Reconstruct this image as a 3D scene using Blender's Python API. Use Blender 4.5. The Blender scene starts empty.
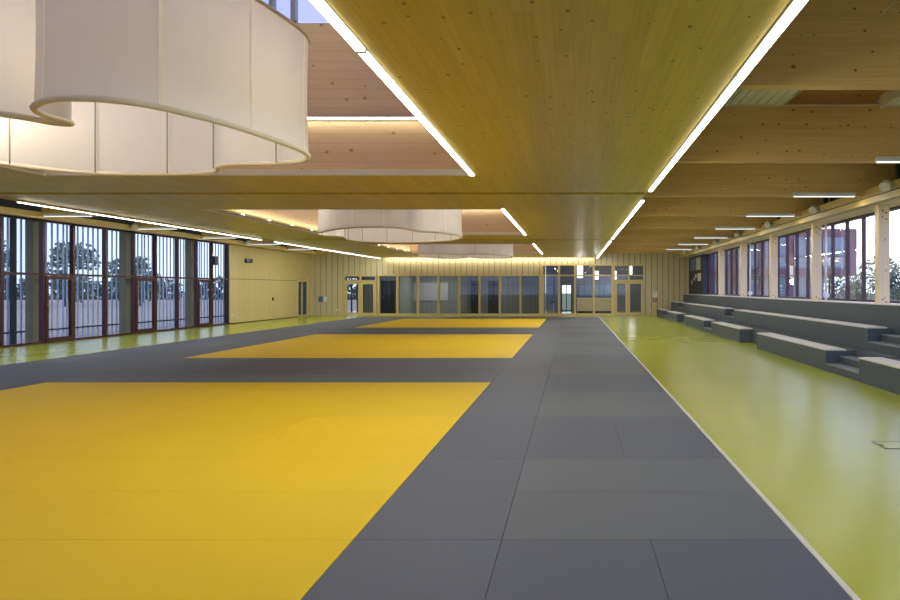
import bpy, bmesh, math, random
from mathutils import Vector, Matrix
random.seed(7)
S = bpy.context.scene
C = S.collection

# ------------------------------------------------------------------ camera
cam = bpy.data.cameras.new('camera')
camo = bpy.data.objects.new('camera', cam); C.objects.link(camo)
camo.location = (0, 0, 1.712); camo.rotation_euler = (math.pi/2, 0, 0)
cam.sensor_width = 36; cam.lens = 25.6
cam.shift_x = -0.1367; cam.shift_y = -0.0128
cam.clip_start = 0.05; cam.clip_end = 600
S.camera = camo
# ------------------------------------------------------------------ world
EXPOSURE = 0.12
SKY = 2.2
LED = 1.0
w = bpy.data.worlds.new('world'); S.world = w; w.use_nodes = True
nt = w.node_tree; nt.nodes.clear()
wo = nt.nodes.new('ShaderNodeOutputWorld'); bg = nt.nodes.new('ShaderNodeBackground')
tc = nt.nodes.new('ShaderNodeTexCoord'); sp = nt.nodes.new('ShaderNodeSeparateXYZ')
nt.links.new(tc.outputs['Generated'], sp.inputs[0])
def ramp(nt, fac, stops):
    r = nt.nodes.new('ShaderNodeValToRGB'); e = r.color_ramp.elements
    while len(e) > 1: e.remove(e[-1])
    e[0].position = stops[0][0]; e[0].color = (*stops[0][1], 1)
    for p, c in stops[1:]:
        n = e.new(p); n.color = (*c, 1)
    nt.links.new(fac, r.inputs[0]); return r.outputs[0]
zenith = ramp(nt, sp.outputs[2], [(0.0, (.84, .87, .93)), (.14, (.76, .81, .95)), (.34, (.36, .37, .90)), (.6, (.42, .46, .80)), (1.0, (.50, .54, .78))])
mr = nt.nodes.new('ShaderNodeMapRange'); mr.inputs[1].default_value = -.8; mr.inputs[2].default_value = .6
nt.links.new(sp.outputs[0], mr.inputs[0])
side = ramp(nt, mr.outputs[0], [(0, (.31, .38, .52)), (1, (1.7, 1.68, 1.64))])
mx = nt.nodes.new('ShaderNodeMix'); mx.data_type = 'RGBA'; mx.blend_type = 'MULTIPLY'; mx.inputs[0].default_value = 1
nt.links.new(zenith, mx.inputs[6]); nt.links.new(side, mx.inputs[7]); mr2 = nt.nodes.new('ShaderNodeMapRange'); mr2.inputs[1].default_value = -.5; mr2.inputs[2].default_value = 0
nt.links.new(sp.outputs[1], mr2.inputs[0])
rear = ramp(nt, mr2.outputs[0], [(0, (.88, 1.0, 1.38)), (1, (1, 1, 1))])
mx2 = nt.nodes.new('ShaderNodeMix'); mx2.data_type = 'RGBA'; mx2.blend_type = 'MULTIPLY'; mx2.inputs[0].default_value = 1
nt.links.new(mx.outputs[2], mx2.inputs[6]); nt.links.new(rear, mx2.inputs[7]); nt.links.new(mx2.outputs[2], bg.inputs[0])
bg.inputs[1].default_value = SKY
nt.links.new(bg.outputs[0], wo.inputs[0])
S.view_settings.view_transform = 'Standard'; S.view_settings.look = 'None'
S.view_settings.exposure = EXPOSURE; S.view_settings.gamma = 1; S.view_settings.use_curve_mapping = False
S.cycles.use_denoising = True
S.cycles.max_bounces = 10; S.cycles.diffuse_bounces = 5; S.cycles.transparent_max_bounces = 16
S.cycles.sample_clamp_indirect = 4

# ------------------------------------------------------------------ materials
def srgb(r, g, b):
    f = lambda c: (c/255/12.92) if c/255 <= .04045 else ((c/255+.055)/1.055)**2.4
    return (f(r), f(g), f(b))
class NT:
    def __init__(s, name):
        s.m = bpy.data.materials.new(name); s.m.use_nodes = True
        s.t = s.m.node_tree; s.t.nodes.clear()
        s.out = s.n('ShaderNodeOutputMaterial')
    def n(s, k): return s.t.nodes.new(k)
    def l(s, a, b): s.t.links.new(a, b)
    def math(s, op, a, b=0.0, c=0.0):
        n = s.n('ShaderNodeMath'); n.operation = op
        for i, v in enumerate((a, b, c)):
            if hasattr(v, 'is_linked'): s.l(v, n.inputs[i])
            else: n.inputs[i].default_value = v
        return n.outputs[0]
    def comb(s, x, y, z):
        n = s.n('ShaderNodeCombineXYZ')
        for i, v in enumerate((x, y, z)):
            if hasattr(v, 'is_linked'): s.l(v, n.inputs[i])
            else: n.inputs[i].default_value = v
        return n.outputs[0]
    def mix(s, f, a, b, mode='MIX'):
        n = s.n('ShaderNodeMix'); n.data_type = 'RGBA'; n.blend_type = mode
        for i, v in ((0, f), (6, a), (7, b)):
            if hasattr(v, 'is_linked'): s.l(v, n.inputs[i])
            else: n.inputs[i].default_value = v if i == 0 else (*v, 1)
        return n.outputs[2]
    def bsdf(s, col, rough=.5, spec=.5, metal=0):
        b = s.n('ShaderNodeBsdfPrincipled')
        if hasattr(col, 'is_linked'): s.l(col, b.inputs['Base Color'])
        else: b.inputs['Base Color'].default_value = (*col, 1)
        if hasattr(rough, 'is_linked'): s.l(rough, b.inputs['Roughness'])
        else: b.inputs['Roughness'].default_value = rough
        b.inputs['Specular IOR Level'].default_value = spec; b.inputs['Metallic'].default_value = metal
        s.l(b.outputs[0], s.out.inputs[0]); return b

def plain(name, col, rough=.5, spec=.5, metal=0, var=.08, scale=6):
    t = NT(name); tcn = t.n('ShaderNodeTexCoord'); nz = t.n('ShaderNodeTexNoise'); nz.inputs['Scale'].default_value = scale
    t.l(tcn.outputs['Object'], nz.inputs['Vector'])
    t.bsdf(t.mix(nz.outputs[0], tuple(c*(1-var) for c in col), tuple(min(1, c*(1+var)) for c in col)), rough, spec, metal)
    return t.m
def emit(name, col, s):
    t = NT(name); e = t.n('ShaderNodeEmission'); e.inputs[0].default_value = (*col, 1); e.inputs[1].default_value = s
    t.l(e.outputs[0], t.out.inputs[0]); return t.m
def wood(name, ca, cb, L, W, bw, rough=.5, spec=.4, knots=.6, seam=.25, kscale=3.0):
    """boards along axis L, stacked along axis W ('X','Y','Z' or 'XY')"""
    t = NT(name); tcn = t.n('ShaderNodeTexCoord'); s = t.n('ShaderNodeSeparateXYZ'); t.l(tcn.outputs['Object'], s.inputs[0])
    oi = t.n('ShaderNodeObjectInfo'); off = t.math('MULTIPLY', oi.outputs['Random'], 37.0)
    ax = {'X': s.outputs[0], 'Y': s.outputs[1], 'Z': s.outputs[2]}
    ax['XY'] = t.math('ADD', s.outputs[0], s.outputs[1])
    l = t.math('ADD', ax[L], off); wv = ax[W]
    wb = t.math('DIVIDE', wv, bw); fl = t.math('FLOOR', wb); fr = t.math('FRACT', wb)
    seg = t.math('FLOOR', t.math('ADD', t.math('MULTIPLY', l, .31), t.math('MULTIPLY', fl, .377)))
    wn = t.n('ShaderNodeTexWhiteNoise'); wn.noise_dimensions = '3D'; t.l(t.comb(fl, seg, off), wn.inputs[0])
    nz = t.n('ShaderNodeTexNoise'); nz.inputs['Scale'].default_value = 1; nz.inputs['Detail'].default_value = 3
    t.l(t.comb(t.math('MULTIPLY', l, 1.3), t.math('MULTIPLY', wv, 38), t.math('MULTIPLY', fl, 5.3)), nz.inputs['Vector'])
    f = t.math('ADD', t.math('MULTIPLY', wn.outputs[0], .22), t.math('MULTIPLY', nz.outputs[0], .8))
    col = t.mix(f, ca, cb)
    vo = t.n('ShaderNodeTexVoronoi'); vo.voronoi_dimensions = '2D'; vo.inputs['Scale'].default_value = kscale; vo.inputs['Randomness'].default_value = 1
    t.l(t.comb(t.math('ADD', t.math('MULTIPLY', l, .75), off), t.math('ADD', wv, .013), 0), vo.inputs['Vector'])
    vs = t.n('ShaderNodeSeparateXYZ'); t.l(vo.outputs['Color'], vs.inputs[0])
    rad = t.math('MULTIPLY',  vs.outputs[1], .10)
    d = t.math('SUBTRACT', rad, vo.outputs['Distance'])
    k = t.math('MULTIPLY', t.math('MULTIPLY', t.math('SMOOTH_MIN', t.math('MAXIMUM', t.math('MULTIPLY', d, 45), 0), 1.0, .2), knots), t.math('GREATER_THAN', vs.outputs[0], .08))
    col = t.mix(k, col, tuple(c*.22 for c in ca))
    if seam:
        e = t.math('LESS_THAN', t.math('ABSOLUTE', t.math('SUBTRACT', fr, .5)), .5 - .004/bw)
        e = t.math('MULTIPLY', t.math('SUBTRACT', 1, e), seam)
        col = t.mix(e, col, tuple(c*.3 for c in ca))
    t.bsdf(col, rough, spec); return t.m

M = {}
M['soffit'] = wood('soffit timber', (.52, .38, .045), (.86, .66, .13), 'Y', 'X', .14, .36, .5, .8, .10, 4.6)
M['beam'] = wood('glulam timber', (.60, .37, .12), (.86, .59, .25), 'X', 'Z', .045, .5, .35, .85, .10, 4.6)
M['edge'] = wood('edge beam timber', (.50, .35, .10), (.64, .47, .17), 'Y', 'Z', .045, .4, .5, .5, .2)
M['shaft'] = wood('light well timber', (.62, .42, .20), (.76, .56, .31), 'XY', 'Z', .16, .55, .3, .6, .3, 3.2)
M['column'] = wood('column timber', (.78, .60, .33), (.88, .72, .45), 'Z', 'XY', .12, .45, .4, .4, .15)
M['outer_shaded'] = wood('shade-darkened timber', (.22, .19, .12), (.32, .27, .17), 'Z', 'XY', .12, .6, .3, .4, .15)  # unlit look of the outside columns put into a darker wood colour
M['board'] = wood('wall boards', (.57, .47, .26), (.71, .61, .38), 'Z', 'XY', .317, .5, .35, .25, 0)
M['panel'] = wood('wall panels', (.58, .46, .19), (.68, .55, .27), 'Z', 'XY', .52, .5, .35, .15, .25)
M['frame'] = wood('partition frame timber', (.62, .47, .18), (.74, .58, .26), 'Z', 'XY', .2, .4, .45, .1, 0)
M['lip'] = plain('pale lacquered trim', (.72, .66, .50), .4)
M['gap'] = plain('dark backing', (.03, .026, .015), .8)
M['duct'] = plain('grey green channel', (.028, .032, .018), .6)
M['deck'] = plain('painted steel deck', (.80, .81, .70), .45)
M['darksteel'] = plain('dark grey cladding', (.028, .032, .036), .6)
M['mullion'] = plain('dark oxblood metal', (.050, .012, .014), .35)
M['mullion_in'] = plain('black metal', (.012, .012, .014), .4)
M['tier'] = plain('grey bleacher cladding', (.078, .095, .112), .55, .4, 0, .06, 3)
M['seat'] = plain('pale plywood seat top', (.72, .67, .55), .38, .5, 0, .05)
M['nosing'] = plain('pale step tread', (.22, .24, .26), .35)
M['white'] = plain('white paint', (.75, .75, .73), .4, .5, 0, .02)
M['trimwhite'] = plain('off white edging', (.62, .58, .48), .4, .5, 0, .04)
M['spotgrey'] = plain('pale grey spotlight enamel', (.62, .63, .56), .45)
M['lampgrey'] = plain('light grey lamp metal', (.40, .42, .36), .4)
M['roomgrey'] = plain('grey plaster', (.24, .25, .26), .8)
M['roomdark'] = plain('dark door leaf', (.02, .024, .03), .5)
M['darkframe'] = plain('black plastic', (.015, .015, .015), .4)
M['slat'] = plain('blue grey slat', (.44, .50, .62), .4)
M['lobby'] = plain('slate wall', (.13, .14, .18), .6)
M['screen'] = plain('pale screen cloth', (.42, .43, .48), .8)
M['red'] = plain('red plastic', (.55, .02, .02), .4)
M['green'] = plain('green plastic', (.02, .25, .12), .4)
M['bluepane'] = plain('blue grey panel', (.10, .15, .23), .5)
M['brick'] = plain('oxblood facade', (.27, .135, .125), .7, .3, 0, .15, 1)
M['facadeglass'] = plain('dark facade glass', (.16, .19, .22), .08, .8, 0, .2, .4)
M['bark'] = plain('bark', (.07, .05, .03), .9)
M['concrete'] = plain('grey concrete', (.30, .29, .27), .8)
M['led'] = emit('led diffuser', (1, .97, .86), 9.0*LED)
M['ledcove'] = emit('cove diffuser', (1, .95, .76), 4.0*LED)
M['tube'] = emit('tube diffuser', (1, .98, .92), 1.15)
M['bulb'] = emit('warm bulb', (1, .80, .50), 14.0)
M['pendant'] = emit('pendant glow', (1, .98, .95), 2.0)

def floor_mat():
    t = NT('green resin floor'); tcn = t.n('ShaderNodeTexCoord')
    nz = t.n('ShaderNodeTexNoise'); nz.inputs['Scale'].default_value = .5; t.l(tcn.outputs['Object'], nz.inputs['Vector'])
    n2 = t.n('ShaderNodeTexNoise'); n2.inputs['Scale'].default_value = 2.2; n2.inputs['Detail'].default_value = 4
    mp = t.n('ShaderNodeMapping'); mp.inputs['Scale'].default_value = (.35, 3.0, 1); t.l(tcn.outputs['Object'], mp.inputs[0]); t.l(mp.outputs[0], n2.inputs['Vector'])
    col = t.mix(nz.outputs[0], (.33, .37, .020), (.40, .43, .032))
    b = t.bsdf(col, t.math('ADD', t.math('MULTIPLY', n2.outputs[0], .03), .225), .62)
    return t.m
M['floor'] = floor_mat()
def mat_mat(name, c, var):
    t = NT(name); tcn = t.n('ShaderNodeTexCoord'); oi = t.n('ShaderNodeObjectInfo')
    ck = t.n('ShaderNodeTexChecker'); ck.inputs['Scale'].default_value = 55; t.l(tcn.outputs['Object'], ck.inputs['Vector'])
    nz = t.n('ShaderNodeTexNoise'); nz.inputs['Scale'].default_value = 1.3; t.l(tcn.outputs['Object'], nz.inputs['Vector'])
    f = t.math('ADD', t.math('MULTIPLY', oi.outputs['Random'], .7), t.math('MULTIPLY', nz.outputs[0], .3))
    col = t.mix(f, tuple(x*(1-var) for x in c), tuple(x*(1+var) for x in c))
    b = t.bsdf(col, .6, .2)
    bp = t.n('ShaderNodeBump'); bp.inputs['Strength'].default_value = .15; bp.inputs['Distance'].default_value = .002
    t.l(ck.outputs['Fac'], bp.inputs['Height']); t.l(bp.outputs[0], b.inputs['Normal']); return t.m
M['yellow'] = mat_mat('yellow tatami vinyl', (.70, .465, .006), .03)
M['grey'] = mat_mat('grey tatami vinyl', (.090, .098, .124), .06)
M['greysheen'] = mat_mat('grey tatami vinyl with painted sheen', (.110, .118, .132), .05)  # crosswise weave sheen put into the base colour; also scattered as random tone
def glass_mat(name, tint, ior=1.5, gain=1.0):
    t = NT(name); tr = t.n('ShaderNodeBsdfTransparent'); tr.inputs[0].default_value = (*tint, 1)
    gl = t.n('ShaderNodeBsdfGlossy'); gl.inputs['Roughness'].default_value = .0; gl.inputs[0].default_value = (.9, .9, .9, 1)
    fr = t.n('ShaderNodeFresnel'); fr.inputs[0].default_value = ior
    geo = t.n('ShaderNodeNewGeometry')
    fac = t.math('MULTIPLY', t.math('MINIMUM', t.math('MULTIPLY', fr.outputs[0], gain), .8), t.math('SUBTRACT', 1, geo.outputs['Backfacing']))
    mxs = t.n('ShaderNodeMixShader'); t.l(fac, mxs.inputs[0]); t.l(tr.outputs[0], mxs.inputs[1]); t.l(gl.outputs[0], mxs.inputs[2])
    t.l(mxs.outputs[0], t.out.inputs[0]); return t.m
M['glass'] = glass_mat('window glass', (.88, .93, .95), 1.5, 1.9)
M['glassin'] = glass_mat('partition glass', (.85, .88, .88), 1.45, 1.0)
def fabric_mat():
    t = NT('cream stretched fabric'); d = t.n('ShaderNodeBsdfDiffuse'); r = t.n('ShaderNodeBsdfTranslucent')
    tcn = t.n('ShaderNodeTexCoord'); nz = t.n('ShaderNodeTexNoise'); nz.inputs['Scale'].default_value = 1.5; t.l(tcn.outputs['Object'], nz.inputs['Vector'])
    col = t.mix(nz.outputs[0], (.80, .74, .675), (.84, .79, .73))
    t.l(col, d.inputs[0]); t.l(col, r.inputs[0])
    m_ = t.n('ShaderNodeMixShader'); m_.inputs[0].default_value = .42
    t.l(d.outputs[0], m_.inputs[1]); t.l(r.outputs[0], m_.inputs[2]); t.l(m_.outputs[0], t.out.inputs[0]); return t.m
M['fabric'] = fabric_mat()
def seam_mat():
    t = NT('thin seam fabric'); d = t.n('ShaderNodeBsdfDiffuse'); q = t.n('ShaderNodeBsdfTranslucent'); d.inputs[0].default_value = (.92, .86, .72, 1); q.inputs[0].default_value = (.97, .92, .80, 1)
    m_ = t.n('ShaderNodeMixShader'); m_.inputs[0].default_value = .62; t.l(d.outputs[0], m_.inputs[1]); t.l(q.outputs[0], m_.inputs[2]); t.l(m_.outputs[0], t.out.inputs[0]); return t.m
M['seam'] = seam_mat()
M['rim'] = plain('cream fabric hem', (.72, .64, .46), .6)
M['rod'] = plain('grey rod', (.25, .24, .22), .5)
def leaf_mat(name, a, b):
    t = NT(name); oi = t.n('ShaderNodeNewGeometry'); col = t.mix(oi.outputs['Random Per Island'], a, b)
    t.bsdf(col, .7, .2); return t.m
M['leaf'] = leaf_mat('dark foliage', (.06, .085, .05), (.15, .19, .11))
M['leafmid'] = leaf_mat('grey green foliage', (.10, .13, .08), (.26, .29, .20))
M['leafpale'] = leaf_mat('olive foliage', (.16, .18, .08), (.36, .36, .18))
def ground_mat(name, a, b, sc):
    t = NT(name); tcn = t.n('ShaderNodeTexCoord'); nz = t.n('ShaderNodeTexNoise'); nz.inputs['Scale'].default_value = sc; nz.inputs['Detail'].default_value = 6
    t.l(tcn.outputs['Object'], nz.inputs['Vector']); t.bsdf(t.mix(nz.outputs[0], a, b), .9, .1); return t.m
M['field'] = ground_mat('bare field', (.20, .16, .09), (.46, .39, .25), 1.2)
M['lawn'] = ground_mat('meadow', (.13, .15, .05), (.28, .28, .12), .4)

# ------------------------------------------------------------------ helpers
class MB:
    def __init__(s): s.bm = bmesh.new()
    def box(s, x0, x1, y0, y1, z0, z1):
        v = [s.bm.verts.new(p) for p in ((x0,y0,z0),(x1,y0,z0),(x1,y1,z0),(x0,y1,z0),(x0,y0,z1),(x1,y0,z1),(x1,y1,z1),(x0,y1,z1))]
        for f in ((0,3,2,1),(4,5,6,7),(0,1,5,4),(1,2,6,5),(2,3,7,6),(3,0,4,7)): s.bm.faces.new([v[i] for i in f])
        return s
    def quad(s, *ps):
        s.bm.faces.new([s.bm.verts.new(p) for p in ps]); return s
    def tube(s, a, b, r, n=10, r2=None):
        a = Vector(a); b = Vector(b); q = (b-a).to_track_quat('Z', 'Y'); r2 = r if r2 is None else r2
        A = [s.bm.verts.new(a + q @ Vector((math.cos(t)*r, math.sin(t)*r, 0))) for t in [2*math.pi*i/n for i in range(n)]]
        B = [s.bm.verts.new(b + q @ Vector((math.cos(t)*r2, math.sin(t)*r2, 0))) for t in [2*math.pi*i/n for i in range(n)]]
        for i in range(n): s.bm.faces.new((A[i], A[(i+1)%n], B[(i+1)%n], B[i]))
        s.bm.faces.new(A[::-1]); s.bm.faces.new(B); return s
    def prism(s, pts, axis, c0, c1):
        """pts: outline in the two other axes, extruded along axis"""
        def P(u, v, c): return {'x': (c,u,v), 'y': (u,c,v), 'z': (u,v,c)}[axis]
        A = [s.bm.verts.new(P(u,v,c0)) for u,v in pts]; B = [s.bm.verts.new(P(u,v,c1)) for u,v in pts]; n = len(pts)
        for i in range(n): s.bm.faces.new((A[i], A[(i+1)%n], B[(i+1)%n], B[i]))
        s.bm.faces.new(A[::-1]); s.bm.faces.new(B); return s
    def build(s, name, m, parent=None, bevel=0, origin=None, smooth=False):
        bmesh.ops.recalc_face_normals(s.bm, faces=s.bm.faces)
        if bevel:
            bmesh.ops.bevel(s.bm, geom=list(s.bm.edges), offset=bevel, segments=1, affect='EDGES')
        o0 = Vector(origin) if origin else (parent_world(parent) if parent else Vector((0,0,0)))
        if o0.length: bmesh.ops.translate(s.bm, verts=s.bm.verts, vec=-o0)
        me = bpy.data.meshes.new(name); s.bm.to_mesh(me); s.bm.free()
        if smooth: 
            for p in me.polygons: p.use_smooth = True
        me.materials.append(M[m] if isinstance(m, str) else m)
        o = bpy.data.objects.new(name, me); C.objects.link(o)
        if parent: o.parent = parent
        if origin: o.location = o0
        return o
def parent_world(o):
    v = Vector((0,0,0))
    while o: v += o.location; o = o.parent
    return v
def tag(o, label=None, cat=None, group=None, kind=None):
    if label: o['label'] = label
    if cat: o['category'] = cat
    if group: o['group'] = group
    if kind: o['kind'] = kind
    return o
def thing(name, loc, label=None, cat=None, group=None, kind=None):
    o = bpy.data.objects.new(name, None); C.objects.link(o); o.location = loc; o.empty_display_size = .1
    return tag(o, label, cat, group, kind)
def struct(name, mb, m, parent=None, **k):
    o = mb.build(name, m, parent, **k)
    if not parent: o['kind'] = 'structure'
    return o
def copy_tree(o, parent=None):
    c = o.copy(); C.objects.link(c); c.parent = parent
    for ch in list(o.children): copy_tree(ch, c)
    return c
def area(name, loc, sx, sy, power, col, rot=(0,0,0), parent=None, spread=180):
    l = bpy.data.lights.new(name, 'AREA'); l.shape = 'RECTANGLE'; l.size = sx; l.size_y = sy; l.energy = power; l.color = col
    l.spread = math.radians(spread)
    o = bpy.data.objects.new(name, l); C.objects.link(o); o.location = loc; o.rotation_euler = rot
    if parent: o.parent = parent; o.location = Vector(loc) - parent_world(parent)
    return o
ORD = ['nearest', 'second', 'third', 'fourth', 'fifth', 'sixth', 'seventh', 'eighth', 'ninth', 'tenth', 'eleventh', 'twelfth']

YB = 40.2            # back wall
ZS = 3.62            # soffit
XL, XR = -11.94, 1.475
XGL, XGR = -16.5, 7.6
Y0 = -4.0

# ------------------------------------------------------------------ setting: floor, ground
struct('floor', MB().box(-16.6, 8.0, Y0, 49, -.2, 0), 'floor')
g1 = struct('ground', MB().quad((-260,-120,-.25),(-16.6,-120,-.25),(-16.6,260,-.25),(-260,260,-.25)), 'field')
g2 = struct('ground', MB().quad((8.0,-120,-.25),(260,-120,-.25),(260,260,-.25),(8.0,260,-.25)), 'lawn')
g3 = struct('ground', MB().quad((-16.6,49,-.25),(8,49,-.25),(8,260,-.25),(-16.6,260,-.25)), 'lawn')
g4 = struct('ground', MB().quad((-16.6,-120,-.25),(8,-120,-.25),(8,Y0,-.25),(-16.6,Y0,-.25)), 'field')

# ------------------------------------------------------------------ ceiling soffit with light wells
WX0, WX1 = -8.9, -1.635
bays = [(Y0, 12.72, 3.2, 10.8), (12.98, 24.98, 15.3, 22.8), (25.24, 39.8, 27.3, 35.1)]
names = ['nearest', 'middle', 'farthest']
for i, (a, b, wa, wb) in enumerate(bays):
    mb = MB()
    mb.box(XL+.04, WX0, a, b, ZS, ZS+.12).box(WX1, XR-.04, a, b, ZS, ZS+.12)
    mb.box(WX0, WX1, a, wa, ZS, ZS+.12).box(WX0, WX1, wb, b, ZS, ZS+.12)
    struct('ceiling', mb, 'soffit')
    # shaft
    mb = MB(); t = .06; zl = 4.55; o = .14; zt = 6.25
    for (x0,x1,y0,y1) in ((WX0-t,WX0,wa-t,wb+t),(WX1,WX1+t,wa-t,wb+t),(WX0,WX1,wa-t,wa),(WX0,WX1,wb,wb+t)):
        mb.box(x0,x1,y0,y1,ZS+.12,zl)
    X0,X1,YA,YBB = WX0-o, WX1+o, wa-o, wb+o
    for (x0,x1,y0,y1) in ((X0-t,X0,YA-t,YBB+t),(X1,X1+t,YA-t,YBB+t),(X0,X1,YA-t,YA),(X0,X1,YBB,YBB+t)):
        mb.box(x0,x1,y0,y1,zl+.002,zt)
    for (x0,x1,y0,y1) in ((X0,WX0-t,YA,YBB),(WX1+t,X1,YA,YBB),(WX0-t,WX1+t,YA,wa-t),(WX0-t,WX1+t,wb+t,YBB)):
        mb.box(x0,x1,y0,y1,zl-.03,zl)
    struct('ceiling', mb, 'shaft')
    # pale lip round the lower edge of the well
    mb = MB()
    mb.box(WX0,WX0+.035,wa,wb,ZS-.02,ZS+.07).box(WX0+.035,WX1-.08,wb-.035,wb,ZS-.005,ZS+.10).box(WX0+.035,WX1-.08,wa,wa+.035,ZS-.02,ZS+.05)
    struct('trim_%d' % (i+1), mb, 'lip')
    # lantern above the shaft
    lan = thing('window_%d' % (i+10), (WX0, wa, zt), kind='structure')
    mb = MB()
    for x in [X0, -7.6, -6.38, -5.15, -4.78, -3.6, -2.4, X1-.08]:
        mb.box(x, x+.08, YBB-.12, YBB, zt, zt+1.3).box(x, x+.08, YA, YA+.12, zt, zt+1.3)
    y = YA+1.3
    while y < YBB-.5:
        mb.box(X0, X0+.12, y, y+.08, zt, zt+1.3).box(X1-.12, X1, y, y+.08, zt, zt+1.3); y += 1.24
    mb.build('window_frame', 'roomgrey', lan)
    MB().box(X0-.2, X1+.2, YA-.2, YBB+.2, zt+1.3, zt+1.4).build('lantern_roof', 'lip', lan)
    gl = MB(); yy = YBB-.05
    gl.quad((X0+.1,yy,zt),(X1-.1,yy,zt),(X1-.1,yy,zt+1.3),(X0+.1,yy,zt+1.3)).quad((X0+.1,YA+.05,zt),(X1-.1,YA+.05,zt),(X1-.1,YA+.05,zt+1.3),(X0+.1,YA+.05,zt+1.3))
    gl.quad((X0+.05,YA+.1,zt),(X0+.05,YBB-.1,zt),(X0+.05,YBB-.1,zt+1.3),(X0+.05,YA+.1,zt+1.3)).quad((X1-.05,YA+.1,zt),(X1-.05,YBB-.1,zt),(X1-.05,YBB-.1,zt+1.3),(X1-.05,YA+.1,zt+1.3))
    gl.build('window_pane', 'glass', lan)
# grey channels in the joints between bays, roof slab over the soffit
for y in (12.85, 25.11):
    struct('ceiling', MB().box(XL+.04, XR-.04, y-.13, y+.13, ZS+.09, ZS+.12), 'duct')
mb = MB()
mb.box(XL, XL+.04, Y0, 39.8, ZS-.03, 4.75).box(XR-.04, XR, Y0, 39.8, ZS-.0, 4.75)
struct('trim_5', mb, 'beam')
# back edge and cover over the cove, right edge
struct('ceiling', MB().box(XL, XR, 39.74, 39.8, ZS, 4.7), 'soffit')
mb = MB(); mb.box(XL-.0, WX0-.3, Y0, 39.8, 4.76, 4.9).box(WX1+.3, XR, Y0, 39.8, 4.76, 4.9).box(XL, XR, 39.8, YB, 3.96, 4.1)
for a,b in ((Y0, 2.9), (11.1, 15.0), (23.1, 27.0), (35.4, 39.8)): mb.box(WX0-.3, WX1+.3, a, b, 4.76, 4.9)
struct('ceiling', mb, 'lip')

# ------------------------------------------------------------------ steel deck + beams at the sides
def deck(x0, x1, y0, y1, z=4.76):
    mb = MB(); x = x0; mb.box(x0, x1, y0, y1, z+.09, z+.13)
    while x < x1-.02:
        e = min(x+.15, x1); mb.prism([(x+.004, z+.09), (x+.010, z), (e-.010, z), (e-.004, z+.09)], 'y', y0, y1); x += .15
    return mb
OY0, OY1 = 7.3, 10.68
struct('ceiling', deck(1.53, 3.48, Y0, YB), 'deck')
struct('ceiling', deck(5.12, 7.9, Y0, YB), 'deck')
mb = deck(3.48, 5.12, Y0, OY0); struct('ceiling', mb, 'deck')
struct('ceiling', deck(3.48, 5.12, 10.86, YB), 'deck')
struct('ceiling', deck(-16.6, -11.94, Y0, YB), 'deck')
mb = MB(); mb.box(3.42,3.48,OY0,10.86,4.9,6.0).box(5.12,5.18,OY0,10.86,4.9,6.0).box(3.48,5.12,OY0-.06,OY0,4.9,6.0).box(3.48,5.12,10.8,10.86,4.76,6.0).box(3.42,5.18,OY0,10.86,6.0,6.05)
struct('ceiling', mb, 'beam')
mb = MB(); mb.box(3.48,3.50,OY0,10.62,4.74,4.90).box(5.08,5.12,OY0,10.62,4.70,4.90).box(1.56,6.6,10.60,10.64,4.745,4.765)
struct('trim_6', mb, 'lip')
beam_y = [-1.25+4*k for k in range(11)]
vis = [y for y in beam_y if y > 5]
for y in beam_y:
    mb = MB(); w2 = .08
    mb.box(1.53, 6.64, y-w2, y+w2, 3.83, 4.76).box(6.64, 7.5, y-w2, y+w2, 3.96, 4.76)
    o = mb.build('roof_beam', 'beam', origin=(1.53, y, 3.83))
    n = ORD[vis.index(y)] if y in vis else ('behind' if y > 0 else 'rearmost')
    tag(o, '%s deep brown glulam beam over the green floor and bleachers, counted from the camera' % n if y in vis else 'deep brown glulam beam over the bleachers %s the camera' % ('beside' if y > 0 else 'behind'), 'beam', 'glulam beams above the bleachers')
    mb = MB().box(-15.5, -11.98, y-w2, y+w2, 3.83, 4.76)
    o = mb.build('roof_beam', 'beam', origin=(-15.5, y, 3.83))
    tag(o, '%s short glulam beam above the tall glass wall side, counted from the camera' % n if y in vis else 'short glulam beam over the glass wall side %s the camera' % ('beside' if y > 0 else 'behind'), 'beam', 'glulam beams above the glass wall side')
# edge beams
mb = MB(); mb.box(6.65, 6.85, Y0, YB, 3.61, 3.75).box(6.67, 6.85, Y0, YB, 3.75, 3.765).box(6.65, 6.85, Y0, YB, 3.765, 3.95)
eb = mb.build('edge_beam', 'edge', origin=(6.65, 18, 3.61)); MB().box(6.646, 6.66, Y0, YB, 3.752, 3.768).build('joint', 'gap', eb)
tag(eb, 'long pale glulam edge beam over the bleacher windows, spotlights along its top', 'beam')
struct('ceiling', MB().box(6.85, 7.66, Y0, YB, 3.63, 3.66), 'column')
mb = MB(); mb.box(-15.75, -15.5, Y0, YB, 3.76, 3.94)
tag(mb.build('edge_beam', 'edge', origin=(-15.6, 18, 3.76)), 'long slim olive glulam edge beam running above the tall glass wall', 'beam')
struct('ceiling', MB().box(-16.5, -15.75, Y0, YB, 3.86, 3.9), 'edge')
struct('wall_right', MB().box(7.5, 7.6, Y0, YB, 3.66, 4.76), 'darksteel')
struct('wall_left', MB().box(-16.6, -16.5, Y0, YB, 3.9, 4.76), 'darksteel')

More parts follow.
